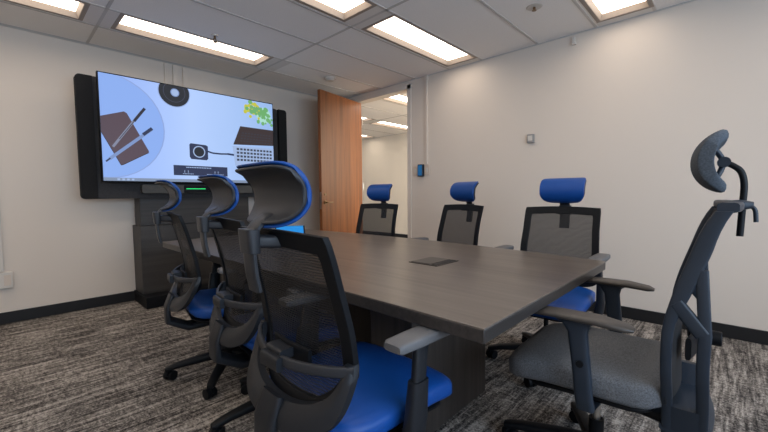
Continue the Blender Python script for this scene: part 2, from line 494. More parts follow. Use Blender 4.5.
# three cable covers above the TV
for i, (x, w) in enumerate(((1.315, .030), (1.405, .045), (1.505, .045))):
    lb = ['leftmost and thinnest', 'middle', 'rightmost'][i] + ' of the three cable covers between screen and ceiling'
    tag(boxo('cable_cover', x - w/2, x + w/2, YT - .025, YT, 1.9, ZC - .02, 'wall', bevel=.003), lb, 'cable cover', 'cable covers above the screen')
t = empty('cable_riser', 'white wall conduit rising from the outlet at the left edge', 'cable cover', (-.012, YT, .455))
boxo('cover', -.018, .018, -.022, 0, 0, 2.06, 'white_plastic', t, bevel=.003)
t = empty('wall_outlet', 'white outlet box low on the wall at the left edge', 'outlet', (0, YT, .31))
boxo('outlet_box', -.075, .055, -.045, 0, 0, .14, 'white_plastic', t, bevel=.005)
boxo('outlet_face', .0, .042, -.0475, -.0445, .025, .115, 'beige_plastic', t, bevel=.001)

# ceiling fittings
t = empty('smoke_detector', 'round white smoke detector on the ceiling above the open door', 'smoke detector', (2.90, 3.66, ZC - .004))
bm = bmesh.new(); cyl(bm, (0, 0, -.009), (0, 0, 1), .072, .018, 32); link('mounting_base', bm, 'white_plastic', t)
bm = bmesh.new(); cyl(bm, (0, 0, -.028), (0, 0, -1), .060, .022, 32, .045); link('sensor_cap', bm, 'white_plastic', t, bevel=.004)
def sprinkler(x, y, label, rose):
    t = empty('fire_sprinkler', label, 'sprinkler', (x, y, ZC - .001))
    bm = bmesh.new(); cyl(bm, (0, 0, -.004), (0, 0, -1), rose, .008, 28, rose * .9); link('escutcheon', bm, 'chrome' if rose < .04 else 'white_plastic', t)
    bm = bmesh.new(); cyl(bm, (0, 0, -.022), (0, 0, 1), .010, .028, 12)
    tube(bm, [(-.010, 0, -.03), (-.014, 0, -.045), (0, 0, -.06)], .003); tube(bm, [(.010, 0, -.03), (.014, 0, -.045), (0, 0, -.06)], .003)
    link('sprinkler_body', bm, 'brass', t)
    bm = bmesh.new(); cyl(bm, (0, 0, -.062), (0, 0, 1), .018, .003, 16); link('deflector', bm, 'brass', t)
    if rose > .04: t.scale = (1, 1, .42)
sprinkler(1.42, 3.44, 'small metal fire sprinkler hanging next to the light above the screen', .030)
sprinkler(2.95, 1.17, 'fire sprinkler with wide round plate on the ceiling near the right wall', .060)

# ------------------------------------------------------------------ media stand, TV
t = empty('media_stand', 'dark grey wood media cabinet with felt wings holding the large screen', 'media stand', (1.53, 4.3, 0))
def rrect_prism(bm, x0, x1, z0, z1, y0, y1, r, corners, n=6):
    """rounded rectangle in XZ extruded in Y; corners = set of 'bl','br','tl','tr' that are rounded"""
    pts = []
    for key, cx_, cz_, a0 in (('br', x1, z0, -90), ('tr', x1, z1, 0), ('tl', x0, z1, 90), ('bl', x0, z0, 180)):
        if key in corners:
            ox = -r if 'r' in key else r; oz = -r if 't' in key else r
            for k in range(n + 1):
                a = math.radians(a0 + 90 * k / n); pts.append((cx_ + ox + r * math.cos(a), cz_ + oz + r * math.sin(a)))
        else: pts.append((cx_, cz_))
    f = [bm.verts.new((p[0], y0, p[1])) for p in pts]; b = [bm.verts.new((p[0], y1, p[1])) for p in pts]
    bm.faces.new(f); bm.faces.new(b[::-1])
    for i in range(len(pts)):
        j = (i + 1) % len(pts); bm.faces.new((f[i], b[i], b[j], f[j]))
bm = bmesh.new(); box(bm, -.585, .585, -.10, .195, .11, .79); link('cabinet', bm, 'media', t, smooth=False, bevel=.004)
bm = bmesh.new(); box(bm, -.565, .565, -.04, .17, .79, 1.40); link('upper_cabinet', bm, 'media', t, smooth=False, bevel=.004)
bm = bmesh.new(); box(bm, -.60, .60, -.27, .195, .0, .11); link('plinth', bm, 'black', t, smooth=False, bevel=.004)
bm = bmesh.new(); rrect_prism(bm, -.92, .94, 1.065, 2.165, -.105, -.055, .03, {'bl', 'br', 'tl', 'tr'}); link('felt_panel', bm, 'felt', t, angle=50)
bm = bmesh.new(); rrect_prism(bm, -1.02, -.90, 1.065, 2.165, -.115, -.045, .035, {'bl', 'tl'}); link('felt_wing', bm, 'felt_side', t, angle=50)
bm = bmesh.new(); rrect_prism(bm, .96, 1.07, 1.065, 2.165, -.115, -.045, .035, {'br', 'tr'}); link('felt_wing', bm, 'felt_side', t, angle=50)
# video bar fixed below the screen
t = empty('video_bar', 'long grey conferencing bar with green light below the screen', 'video bar', (1.52, 4.17, 1.115))
bm = bmesh.new(); rrect_prism(bm, -.56, .62, 0, .085, -.055, .02, .02, {'bl', 'br', 'tl', 'tr'}); link('bar_body', bm, 'bar_grey', t, angle=50)
boxo('camera_housing', -.19, .22, -.062, -.05, .004, .081, 'black', t, bevel=.006)
boxo('status_light', -.17, .02, -.065, -.0615, .040, .048, 'led', t)
bm = bmesh.new(); cyl(bm, (.06, -.066, .042), (0, 1, 0), .02, .01); link('camera_lens', bm, 'black', t)

TVX0, TVX1, TVZ0, TVZ1, TVY = .648, 2.352, 1.217, 2.192, 4.08
tv = empty('television', 'large flat screen showing a blue desk picture on the back wall', 'television', ((TVX0 + TVX1) / 2, TVY, TVZ0))
tw, th = TVX1 - TVX0, TVZ1 - TVZ0
boxo('casing', -tw/2, tw/2, .0, .045, 0, th, 'black', tv, bevel=.004)
boxo('wall_mount', -.3, .3, .045, .118, .25, .7, 'black', tv)
W_, H_ = tw - .02, th - .022
def S(u, v): return (-tw/2 + .010 + W_ * u, .012 + H_ * v)
def flat(name, polys, m, depth, parent=None):
    bm = bmesh.new()
    for pl in polys:
        y = -.0005 - depth * .0004
        vs = [bm.verts.new((S(u, v)[0], y, S(u, v)[1])) for u, v in pl]
        bm.faces.new(vs)
    # face normals towards the room
    o = link(name, bm, m, parent or tv, smooth=False); return o
def clipc(pl): return [(min(max(u, .0), 1), min(max(v, .0), 1)) for u, v in pl]
asp = W_ / H_
def circ(u, v, r, n=40): return clipc([(u + r * math.cos(2*PI*k/n), v + r * asp * math.sin(2*PI*k/n)) for k in range(n)])
def stroke(u0, v0, u1, v1, w):
    dx, dy = (u1-u0), (v1-v0) / asp; L = math.hypot(dx, dy); nx, ny = -dy/L*w/2, dx/L*w/2
    return [(u0+nx, v0+ny*asp), (u1+nx, v1+ny*asp), (u1-nx, v1-ny*asp), (u0-nx, v0-ny*asp)]
def ecol(name, c, s=0.72): return emis(name, c, s, (0.01, 0.01, 0.01))
M['e_plate'] = ecol('picture_plate', (.26, .42, .86)); M['e_rim'] = ecol('picture_plate_rim', (.27, .38, .72))
M['e_note'] = ecol('picture_notebook', (.095, .065, .085)); M['e_note2'] = ecol('picture_notebook_edge', (.04, .035, .05))
M['e_pen'] = ecol('picture_pen', (.22, .24, .34)); M['e_pend'] = ecol('picture_pen_dark', (.03, .03, .045)); M['e_penb'] = ecol('picture_pen_blue', (.20, .29, .55))
M['e_dark'] = ecol('picture_dark', (.022, .026, .036)); M['e_mid'] = ecol('picture_mid', (.065, .075, .12)); M['e_slate'] = ecol('picture_slate', (.03, .04, .09))
M['e_white'] = ecol('picture_white', (.75, .82, .98)); M['e_silver'] = ecol('picture_silver', (.36, .48, .75)); M['e_brown'] = ecol('picture_laptop', (.045, .032, .035))
M['e_yel'] = ecol('picture_yellow', (.55, .55, .06)); M['e_green'] = ecol('picture_green', (.16, .42, .16)); M['e_mint'] = ecol('picture_mint', (.40, .72, .62))
M['e_task'] = ecol('picture_taskbar', (.22, .28, .40)); M['e_key'] = ecol('picture_keys', (.04, .05, .075)); M['e_sh'] = ecol('picture_soft_edge', (.33, .45, .78))
flat('screen', [[(0, 0), (1, 0), (1, 1), (0, 1)]], 'screen', 0)
pc = (.02, .52); pr = .275
flat('picture_plate', [circ(pc[0], pc[1], pr + .006)], 'e_rim', 1)
flat('picture_plate', [circ(pc[0], pc[1], pr)], 'e_plate', 2)
flat('picture_notebook', [[(.0, .455), (.0, .60), (.105, .668), (.118, .655), (.216, .30), (.210, .28), (.088, .150), (.077, .158)]], 'e_note', 3)
flat('picture_notebook_edge', [stroke(.216, .288, .081, .150, .003), stroke(.0, .455, .081, .150, .003)], 'e_note2', 4)
flat('picture_pen', [stroke(.048, .322, .188, .69, .012)], 'e_pen', 5)
flat('picture_pen_tip', [stroke(.150, .585, .204, .724, .014), stroke(.078, .40, .16, .61, .003)], 'e_pend', 6)
flat('picture_stylus', [stroke(.03, .205, .236, .527, .016)], 'e_penb', 7)
flat('picture_stylus_tip', [stroke(.014, .18, .034, .213, .008)], 'e_slate', 8)
flat('picture_stylus_cap', [stroke(.19, .462, .236, .534, .017)], 'e_slate', 8)
flat('picture_speaker', [circ(.360, .935, .088)], 'e_sh', 1); flat('picture_speaker', [circ(.360, .935, .083)], 'e_dark', 2)
flat('picture_speaker_ring', [circ(.360, .938, .060)], 'e_mid', 3); flat('picture_speaker_ring', [circ(.360, .938, .057)], 'e_dark', 4)
flat('picture_speaker_centre', [circ(.363, .932, .024)], 'e_penb', 5); flat('picture_speaker_centre', [circ(.363, .932, .019)], 'e_silver', 6)
flat('picture_dongle', [[(.432, .275), (.432, .405), (.440, .420), (.530, .412), (.541, .400), (.541, .262), (.532, .245), (.440, .250)]], 'e_slate', 3)
flat('picture_dongle_ring', [circ(.488, .333, .036)], 'e_silver', 4); flat('picture_dongle_ring', [circ(.488, .333, .030)], 'e_dark', 5)
cab = [(.54, .345), (.57, .330), (.62, .327), (.67, .332), (.70, .326)]
flat('picture_cable', [stroke(*cab[i], *cab[i+1], .010) for i in range(4)] + [stroke(.665, .333, .708, .326, .012)], 'e_slate', 5)
flat('picture_laptop', [[(.757, .673), (1, .671), (1, .476), (.706, .449)]], 'e_brown', 3)
flat('picture_laptop_keys', [stroke(.755 + .004 * r + .022 * k, .50 + .032 * r, .768 + .004 * r + .022 * k, .50 + .032 * r, .006) for r in range(4) for k in range(11 - r // 2)], 'e_key', 4)
flat('picture_keyboard', [[(.700, .432), (1, .442), (1, .20), (.715, .20)]], 'e_silver', 3)
flat('picture_keyboard_keys', [stroke(.728 + .024 * k, .400 - .042 * r, .745 + .024 * k, .4005 - .042 * r, .014) for r in range(4) for k in range(11)], 'e_key', 4)
random.seed(3)
fl = []
for k in range(46):
    u, v = .845 + random.gauss(0, .026), .905 + random.gauss(0, .045); fl.append(clipc(circ(u, v, .008 + random.random() * .009, 7)))
flat('picture_flower', fl[:24], 'e_yel', 3)
flat('picture_flower_leaf', fl[24:34], 'e_green', 4)
fl = [clipc(circ(.925 + random.gauss(0, .03), .835 + random.gauss(0, .05), .007 + random.random() * .010, 7)) for k in range(34)]
flat('picture_plant', [circ(.93, .84, .055)], 'e_mint', 2)
flat('picture_plant_leaf', fl, 'e_green', 5)
flat('picture_label', [[(.339, .070), (.661, .070), (.661, .177), (.339, .177)]], 'e_slate', 3)
lines = []
for u0, u1, v in ((.41, .56, .158),):
    u = u0
    while u < u1: lines.append(stroke(u, v, u + .007, v, .006)); u += .010
for u in (.40, .42, .58, .60): lines.append(stroke(u, .10, u, .125, .003))
for u0, u1 in ((.39, .45), (.53, .63)):
    u = u0
    while u < u1: lines.append(stroke(u, .088, u + .006, .088, .004)); u += .009
flat('picture_label_text', lines, 'e_silver', 4)
flat('picture_taskbar', [[(0, 0), (1, 0), (1, .030), (0, .030)]], 'e_task', 9)
flat('picture_taskbar_icons', [[(.06 + .022*k, .006), (.072 + .022*k, .006), (.072 + .022*k, .024), (.06 + .022*k, .024)] for k in range(4)], 'e_silver', 10)

# ------------------------------------------------------------------ table
TX0, TX1, TY0, TY1, TZ = .835, 2.075, .445, 3.10, .745
t = empty('conference_table', 'long dark wood laminate conference table in the middle of the room', 'table', ((TX0+TX1)/2, (TY0+TY1)/2, 0))
a, b = (TX1-TX0)/2, (TY1-TY0)/2
def table_slab(inset, z0, z1):
    pts = [(-a + inset, -b + inset), (a - inset, -b + inset)]
    for k in range(1, 24):
        f = k / 24; pts.append((a - inset + .105 * math.sin(PI * f) ** .8, (-b + inset) + 2 * (b - inset) * f))
    pts += [(a - inset, b - inset), (-a + inset, b - inset)]
    bm = bmesh.new(); lo = [bm.verts.new((p[0], p[1], z0)) for p in pts]; hi = [bm.verts.new((p[0], p[1], z1)) for p in pts]
    bm.faces.new(lo[::-1]); bm.faces.new(hi)
    for i in range(len(pts)):
        j = (i + 1) % len(pts); bm.faces.new((lo[i], lo[j], hi[j], hi[i]))
    return bm
link('tabletop', table_slab(0, TZ - .006, TZ), 'table', t, bevel=.0015, angle=30)
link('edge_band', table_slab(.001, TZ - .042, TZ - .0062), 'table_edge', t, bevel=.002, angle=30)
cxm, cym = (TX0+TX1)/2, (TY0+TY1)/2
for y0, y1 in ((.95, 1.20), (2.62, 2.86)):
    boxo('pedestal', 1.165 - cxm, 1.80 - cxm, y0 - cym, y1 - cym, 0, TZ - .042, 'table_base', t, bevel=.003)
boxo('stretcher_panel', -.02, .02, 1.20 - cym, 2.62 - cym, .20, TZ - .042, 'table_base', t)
t = empty('power_grommet', 'square flush power and cable hatch in the middle of the tabletop', 'power outlet', (1.505, 1.085, TZ))
bm = bmesh.new(); box(bm, -.095, .095, -.085, .085, .0, .003); link('hatch_frame', bm, 'grommet', t, smooth=False)
bm = bmesh.new(); box(bm, -.085, .085, -.04, .077, .003, .005); link('hatch_lid', bm, 'table_edge', t, smooth=False)
bm = bmesh.new(); box(bm, -.085, .085, -.077, -.048, .003, .0045); link('cable_slot', bm, 'black', t, smooth=False)
# control tablet
t = empty('control_tablet', 'tabletop control tablet with bright blue screen at the far end', 'tablet', (1.66, 2.66, TZ), math.radians(-32))
def tilt_prism(bm, w, pts):
    f = [bm.verts.new((-w/2, p[0], p[1])) for p in pts]; g = [bm.verts.new((w/2, p[0], p[1])) for p in pts]
    bm.faces.new(f); bm.faces.new(g[::-1])
    for i in range(len(pts)):
        j = (i+1) % len(pts); bm.faces.new((f[i], g[i], g[j], f[j]))
bm = bmesh.new(); tilt_prism(bm, .245, [(-.075, 0), (.075, 0), (.075, .080), (-.075, .014)]); link('tablet_body', bm, 'black', t, smooth=False, bevel=.002)
bm = bmesh.new(); tilt_prism(bm, .220, [(-.066, .0176), (.068, .0766), (.0672, .0785), (-.0668, .0195)]); link('tablet_screen', bm, 'blue_screen', t, smooth=False)
t = empty('desk_hub', 'small black box standing behind the blue tablet on the table', 'hub', (1.525, 2.835, TZ), math.radians(-32))
bm = bmesh.new(); box(bm, -.055, .055, -.03, .03, 0, .068); link('hub_body', bm, 'black', t, smooth=False, bevel=.004)
boxo('hub_port', .012, .045, -.032, -.0295, .012, .055, 'charcoal', t)

# ------------------------------------------------------------------ chair parts shared by both kinds
def slab(bm, x0, x1, hw, z_top, thick, n=14, droop=.03, crown=.012, e=4.0, rear=.06, N=28):
    """upholstered seat cushion: rounded plan, waterfall front edge, softly rolled sides"""
    secs = []
    for i in range(n + 1):
        s = i / n; s = .5 - .5 * math.cos(PI * s); x = x0 + (x1 - x0) * s
        q = abs(2 * s - 1)
        w = hw * (1 - q ** 10) ** (1/3.2) if q < 1 else .0
        tk = thick / 2 * (1 - q ** 9) ** (1/2.4) if q < 1 else .0
        w = max(w, hw * .62); tk = max(tk, thick * .12)
        z = z_top - thick / 2 - droop * max(0, (s - .62) / .38) ** 2 + .012 * max(0, (.2 - s) / .2)
        secs.append(((x, 0, z), (0, w * (1 - rear * (1 - s)), 0), (0, 0, tk), e))
    loft(bm, secs, N)

def make_base(t, nlegs, rot, radius=.340, m='black', col=True):
    base = bmesh.new(); cyl(base, (0, 0, .095), (0, 0, 1), .042, .07, 20, .034)
    link('base_hub', base, m, t)
    for k in range(nlegs):
        a = rot + 2 * PI * k / nlegs
        d = Vector((math.cos(a), math.sin(a), 0)); p = Vector((-d.y, d.x, 0))
        bm = bmesh.new()
        secs = []
        for s, z, w, h_ in ((.03, .112, .030, .026), (.35, .106, .028, .021), (.8, .087, .024, .015), (.97, .074, .022, .013), (1.03, .070, .016, .010)):
            secs.append((d * radius * s + Vector((0, 0, z)), p * w, Vector((0, 0, h_)), 4))
        loft(bm, secs, 12)
        leg = link('leg', bm, m, t)
        bm = bmesh.new()
        c = d * radius * .98
        sw = Vector((math.cos(a + .9), math.sin(a + .9), 0)); ax = Vector((-sw.y, sw.x, 0))
        for s in (-1, 1):
            cyl(bm, c + ax * s * .017 + Vector((0, 0, .029)) - sw * .012, ax, .028, .018, 20)
        box_c = c + Vector((0, 0, .045)) - sw * .006
        loft(bm, [(box_c - ax * .008, sw * .024, Vector((0, 0, .020)), 3), (box_c + ax * .008, sw * .024, Vector((0, 0, .020)), 3)], 12)
        cyl(bm, c + Vector((0, 0, .066)), (0, 0, 1), .007, .02, 8)
        link('caster', bm, m, leg)

# ------------------------------------------------------------------ blue chair
KINK = .64
def bx(z):                     # x of the backrest surface at its edge, height z
    P = [(.44, -.262), (.50, -.232), (.55, -.208), (.60, -.192), (.65, -.192), (.74, -.205), (.84, -.228), (.92, -.250), (1.0, -.276)]
    if z <= P[0][0]: return P[0][1]
    for (z0, x0), (z1, x1) in zip(P, P[1:]):
        if z <= z1: return x0 + (x1 - x0) * (z - z0) / (z1 - z0)
    return P[-1][1]
def bw(z):                     # half width of the backrest
    P = [(.50, .08), (.52, .13), (.545, .180), (.58, .222), (.62, .243), (.72, .243), (.84, .236), (.96, .235), (1.0, .234)]
    if z <= P[0][0]: return P[0][1]
    for (z0, x0), (z1, x1) in zip(P, P[1:]):
        if z <= z1: return x0 + (x1 - x0) * (z - z0) / (z1 - z0)
    return P[-1][1]
def bsurf(y, z, off=0):
    return Vector((bx(z) - .022 * (1 - min(1, abs(y) / .24) ** 2) + off, y, z))

def make_blue_chair(name, label):
    t = empty(name, label, 'office chair', group='blue meeting chairs around the table')
    bm = bmesh.new(); slab(bm, -.235, .28, .255, .485, .085, droop=.03)
    link('seat', bm, 'blue', t, angle=80)
    bm = bmesh.new(); slab(bm, -.225, .235, .235, .405, .022, droop=.02)
    link('seat_pan', bm, 'black', t, angle=60)
    # backrest frame: closed loop of flat bars
    ZT = .988
    def outline(inset):
        pts = []
        zs = [.51 + inset * .6 + (ZT - inset * 1.15 - .51 - inset * .6) * k / 22 for k in range(23)]
        r = .006
        right = [(-(bw(z) - inset), z) for z in zs]
        # round the top corner
        right[-1] = (right[-1][0] + r * .55, right[-1][1]); 
        right[-2] = (right[-2][0] + r * .05, right[-2][1])
        nseg = 9
        top = [(right[-1][0] + (-2 * right[-1][0]) * k / nseg, right[-1][1] + .008 * math.sin(PI * k / nseg)) for k in range(1, nseg)]
        left = [(-y, z) for y, z in right[::-1]]
        bot = [(left[-1][0] * (1 - 2 * k / 6), left[-1][1] - .006 * math.sin(PI * k / 6)) for k in range(1, 6)]
        return right + top + left + bot
    o, i_ = outline(0), outline(.042)
    bm = bmesh.new(); rings = []
    for (yo, zo), (yi, zi) in zip(o, i_):
        rings.append([bm.verts.new(bsurf(yo, zo, .010)), bm.verts.new(bsurf(yi, zi, .007)), bm.verts.new(bsurf(yi, zi, -.006)), bm.verts.new(bsurf(yo, zo, -.009))])
    for k in range(len(rings)):
        a_, b_ = rings[k], rings[(k + 1) % len(rings)]
        for q in range(4): bm.faces.new((a_[q], a_[(q+1) % 4], b_[(q+1) % 4], b_[q]))
    link('back_frame', bm, 'black', t, bevel=.002, angle=35)
    bm = bmesh.new(); NY, NZ = 12, 20; grid = []
    for j in range(NZ + 1):
        z = .522 + (.972 - .522) * j / NZ; hw = bw(z) - .018
        grid.append([bm.verts.new(bsurf(-hw + 2 * hw * i / NY, z)) for i in range(NY + 1)])
    for j in range(NZ):
        for i in range(NY): bm.faces.new((grid[j][i], grid[j][i+1], grid[j+1][i+1], grid[j+1][i]))
    link('mesh_back', bm, 'net', t, angle=180)
    # lower yoke holding the back: two arms joining a plate that runs under the seat
    bm = bmesh.new()
    OUT = [(.655, .247), (.62, .252), (.585, .251), (.55, .246), (.515, .232), (.485, .20), (.463, .13), (.455, .0)]
    INN = [(.655, .222), (.62, .219), (.588, .208), (.562, .185), (.542, .145), (.529, .095), (.523, .045), (.522, .0)]
    def yx(z): return -.196 - .10 * max(0, (.65 - z) / .23) ** 1.1
    OUT = smooth_path([(z, y, 0) for z, y in OUT], 3); INN = smooth_path([(z, y, 0) for z, y in INN], 3)
    full = [(o_.x, -o_.y, i2.x, -i2.y) for o_, i2 in zip(OUT, INN)] + [(o_.x, o_.y, i2.x, i2.y) for o_, i2 in list(zip(OUT, INN))[-2::-1]]
    prev = None; first_ring = None
    for zo, yo, zi, yi in full:
        ring = []
        for q in range(4):
            f = q / 3; z = zo + (zi - zo) * f; y = yo + (yi - yo) * f
            cv = .034 * (1 - min(1, abs(y) / .25) ** 2)
            ring.append((yx(z) - cv - .012 - .008 * math.sin(PI * f), y, z))
        ring += [(p[0] + .022, p[1], p[2]) for p in ring[::-1]]
        ring = [bm.verts.new(p) for p in ring]
        if prev:
            for q in range(8): bm.faces.new((prev[q], prev[(q+1) % 8], ring[(q+1) % 8], ring[q]))
        else: bm.faces.new(ring)
        prev = ring
    bm.faces.new(prev[::-1])
    secs = []
    for x, z, w, th_ in ((-.300, .530, .048, .012), (-.325, .46, .054, .014), (-.325, .385, .060, .018), (-.225, .330, .058, .02), (-.10, .335, .05, .02), (.0, .345, .05, .02)):
        secs.append((x, z, w, th_))
    pts = [Vector((a[0], 0, a[1])) for a in secs]; L = []
    for k, p in enumerate(pts):
        d = (pts[min(k+1, len(pts)-1)] - pts[max(k-1, 0)]).normalized()
        L.append((p, Vector((0, 1, 0)) * secs[k][2], d.cross(Vector((0, 1, 0))) * secs[k][3], 4))
    loft(bm, L, 16)
    link('back_carrier', bm, 'charcoal', t, angle=50)
    # lumbar bow behind the back with its clip and pad
    bm = bmesh.new()
    pth = [Vector((-.205 - .085 * math.sin(PI * k / 16) ** .75, -.248 + .496 * k / 16, .640 - .012 * math.sin(PI * k / 16))) for k in range(17)]
    secs = []
    for k, p in enumerate(pth):
        d = (pth[min(k+1, 16)] - pth[max(k-1, 0)]).normalized(); n_ = d.cross(Vector((0, 0, 1))).normalized()
        secs.append((p, n_ * .007, Vector((.1, 0, 1)).normalized() * .014, 4))
    loft(bm, secs, 12)
    bow = link('lumbar_bow', bm, 'charcoal_lt', t, angle=50)
    bm = bmesh.new()
    loft(bm, [((-.300, -.045, .622), (.012, 0, 0), (0, 0, .020), 4), ((-.303, .045, .622), (.012, 0, 0), (0, 0, .022), 4)], 12)
    loft(bm, [((-.268, -.03, .640), (.025, 0, 0), (0, 0, .014), 4), ((-.268, .05, .640), (.025, 0, 0), (0, 0, .016), 4)], 12)
    link('lumbar_clip', bm, 'charcoal', bow, angle=50)
    bm = bmesh.new()
    loft(bm, [((-.236, -.095, .632), (.006, 0, 0), (0, 0, .028), 4), ((-.246, 0, .632), (.007, 0, 0), (0, 0, .032), 4), ((-.236, .095, .632), (.006, 0, 0), (0, 0, .030), 4)], 14)
    link('lumbar_pad', bm, 'black', t, angle=50)
    # headrest
    xc, zc, Rr, hw = -.342, 1.101, .088, .139
    def crescent(bm, r_out, thick, ang, hw, e, shift=0, tip=.35):
        NS, NA = 22, 14; rings = []
        for i in range(NS + 1):
            u = -1 + 2 * i / NS; u = math.sin(u * PI / 2)
            f = (1 - abs(u) ** e) ** (1 / e) if abs(u) < 1 else 0
            f = max(f, .28)
            y = u * hw; ring = []
            At = math.radians(98) * f ** .35; Ab = math.radians(84) * f ** 1.15
            yin = y
            for k in range(NA + 1):
                a = -Ab + (At + Ab) * k / NA
                ring.append((xc + shift + r_out * 1.08 * math.cos(a), y, zc + r_out * math.sin(a)))
            for k in range(NA, -1, -1):
                a = -Ab + (At + Ab) * k / NA
                e_ = abs(2 * k / NA - 1)
                tk = thick * (tip + (1 - tip) * (1 - e_ ** 2.2)) * (.65 + .35 * f)
                ring.append((xc + shift + (r_out - tk) * 1.08 * math.cos(a) - .001, y, zc + (r_out - tk) * math.sin(a)))
            rings.append([bm.verts.new(p) for p in ring])
        n_ = len(rings[0])
        for a_, b_ in zip(rings, rings[1:]):
            for k in range(n_): bm.faces.new((a_[k], a_[(k+1) % n_], b_[(k+1) % n_], b_[k]))
        bm.faces.new(rings[0]); bm.faces.new(rings[-1][::-1])
    bm = bmesh.new(); crescent(bm, Rr, .016, math.radians(92), hw, 2.6, tip=.5)
    head = link('headrest', bm, 'blue', t, sub=1, angle=180)
    bm = bmesh.new(); crescent(bm, Rr - .010, .014, math.radians(88), hw + .001, 2.6, shift=-.004, tip=.7)
    link('headrest_shell', bm, 'charcoal_lt', head, sub=1, angle=180)
    # stem, clamp, post
    bm = bmesh.new()
    pth = smooth_path([(-.266, 0, 1.062), (-.298, 0, 1.046), (-.332, 0, 1.026), (-.352, 0, .998), (-.356, 0, .965), (-.352, 0, .90), (-.342, 0, .845)], 4)
    secs = []
    for k, p in enumerate(pth):
        d = (pth[min(k+1, len(pth)-1)] - pth[max(k-1, 0)]).normalized(); w = .044 - .012 * min(1, k / 7)
        secs.append((p, Vector((0, w, 0)), d.cross(Vector((0, 1, 0))) * .008, 4))
    loft(bm, secs, 12)
    link('headrest_stem', bm, 'charcoal_lt', t, angle=50)
    bm = bmesh.new()
    loft(bm, [((-.354, 0, .935), (.016, 0, 0), (0, .036, 0), 5), ((-.357, 0, 1.0), (.018, 0, 0), (0, .038, 0), 5)], 16)
    loft(bm, [((-.345, 0, .965), (0, .024, 0), (0, 0, .016), 5), ((-.285, 0, .962), (0, .045, 0), (0, 0, .020), 5)], 12)
    link('headrest_clamp', bm, 'charcoal_lt', t, bevel=.002, angle=50)
    # arms
    for s in (-1, 1):
        bm = bmesh.new()
        Y = s * .287
        secs = [((-.108, Y, .683), (0, .030, 0), (0, 0, .010), 4), ((-.098, Y, .684), (0, .035, 0), (0, 0, .015), 4.5), ((-.02, Y, .684), (0, .038, 0), (0, 0, .016), 5),
                ((.10, Y, .684), (0, .038, 0), (0, 0, .016), 5), ((.135, Y, .682), (0, .038, 0), (0, 0, .014), 4), ((.145, Y, .681), (0, .030, 0), (0, 0, .008), 3.5)]
        loft(bm, secs, 20)
        arm = link('arm_pad', bm, 'pad', t, angle=45)
        bm = bmesh.new()
        loft(bm, [((.012, Y, .672), (.030, 0, 0), (0, .012, 0), 4), ((.004, Y + s * .002, .63), (.025, 0, 0), (0, .013, 0), 4), ((-.010, Y + s * .006, .54), (.024, 0, 0), (0, .013, 0), 4), ((-.012, Y + s * .006, .52), (.024, 0, 0), (0, .013, 0), 4)], 12)
        loft(bm, [((-.008, Y + s * .006, .565), (.031, 0, 0), (0, .019, 0), 4), ((-.020, Y + s * .006, .45), (.036, 0, 0), (0, .021, 0), 4), ((-.022, Y - s * .005, .39), (.036, 0, 0), (0, .024, 0), 4), ((-.022, Y - s * .06, .365), (.036, 0, 0), (0, .02, .012), 4), ((-.02, Y - s * .16, .36), (.036, 0, 0), (0, .01, .012), 4)], 14)
        link('arm_post', bm, 'charcoal', t, angle=50)
    # mechanism, gas column, base
    bm = bmesh.new()
    loft(bm, [((-.12, 0, .355), (0, .07, 0), (0, 0, .028), 5), ((.0, 0, .352), (0, .085, 0), (0, 0, .035), 5), ((.14, 0, .365), (0, .07, 0), (0, 0, .022), 5)], 16)
    tube(bm, [(.03, -.08, .355), (.03, -.20, .355), (.03, -.235, .350)], .006); loft(bm, [((.03, -.225, .35), (.012, 0, 0), (0, 0, .004), 3), ((.03, -.27, .345), (.016, 0, 0), (0, 0, .005), 3)], 10)
    link('tilt_mechanism', bm, 'black', t, angle=50)
    bm = bmesh.new(); cyl(bm, (0, 0, .27), (0, 0, 1), .014, .12); cyl(bm, (0, 0, .165), (0, 0, 1), .025, .13)
    link('gas_column', bm, 'black', t)
    make_base(t, 5, 0.0)
    return t

CHAIRS = [  # x, y, yaw degrees, base turn is baked per copy by the yaw of the legs
    (.812, .918, -2.0, 'nearest blue meeting chair, seen from behind, large in front of the table'),
    (.945, 1.585, -6, 'middle blue chair of the left row, directly behind the nearest chair'),
    (.950, 2.245, -10, 'blue chair of the left row farthest away, next to the media cabinet'),
    (2.337, 2.52, 185.5, 'blue chair beyond the table in front of the open doorway'),
    (2.445, 1.725, 164.0, 'blue chair at the middle of the long right wall, below the wall switches'),
    (2.335, .82, 182, 'blue chair at the right wall behind the near right corner of the table'),
]
def set_chair(c, i):
    x, y, a, lb = CHAIRS[i]
    c.location = (x, y, 0); c.rotation_euler = (0, 0, math.radians(a)); c['label'] = lb
def spin_base(root, ang):
    """turn the star base of one chair about its column, as it swivels on its own"""
    rm = Matrix.Rotation(ang, 4, 'Z')
    for ch in root.children:
        if ch.name.split('.')[0] in ('leg', 'base_hub'):
            ch.matrix_basis = rm @ ch.matrix_basis
first = make_blue_chair('office_chair', CHAIRS[0][3])
copies = [first]
for i in range(1, 6):
    copies.append(dup(first, (CHAIRS[i][0], CHAIRS[i][1], 0), 0, CHAIRS[i][3]))
BASE_WORLD = [48, 101, 158, 40, 20, 116]
for i, c in enumerate(copies):
    if i == 5:     # the arms of this chair are set higher
        for ch in c.children:
            if ch.name.split('.')[0] == 'arm_pad': ch.location.z += .030
    if i < 3:      # headrests of the near row are pushed a little lower on their posts
        for ch in c.children:
            if ch.name.split('.')[0] in ('headrest', 'headrest_stem'): ch.location.z -= .014
    set_chair(c, i); spin_base(c, math.radians(BASE_WORLD[i] - CHAIRS[i][2]))

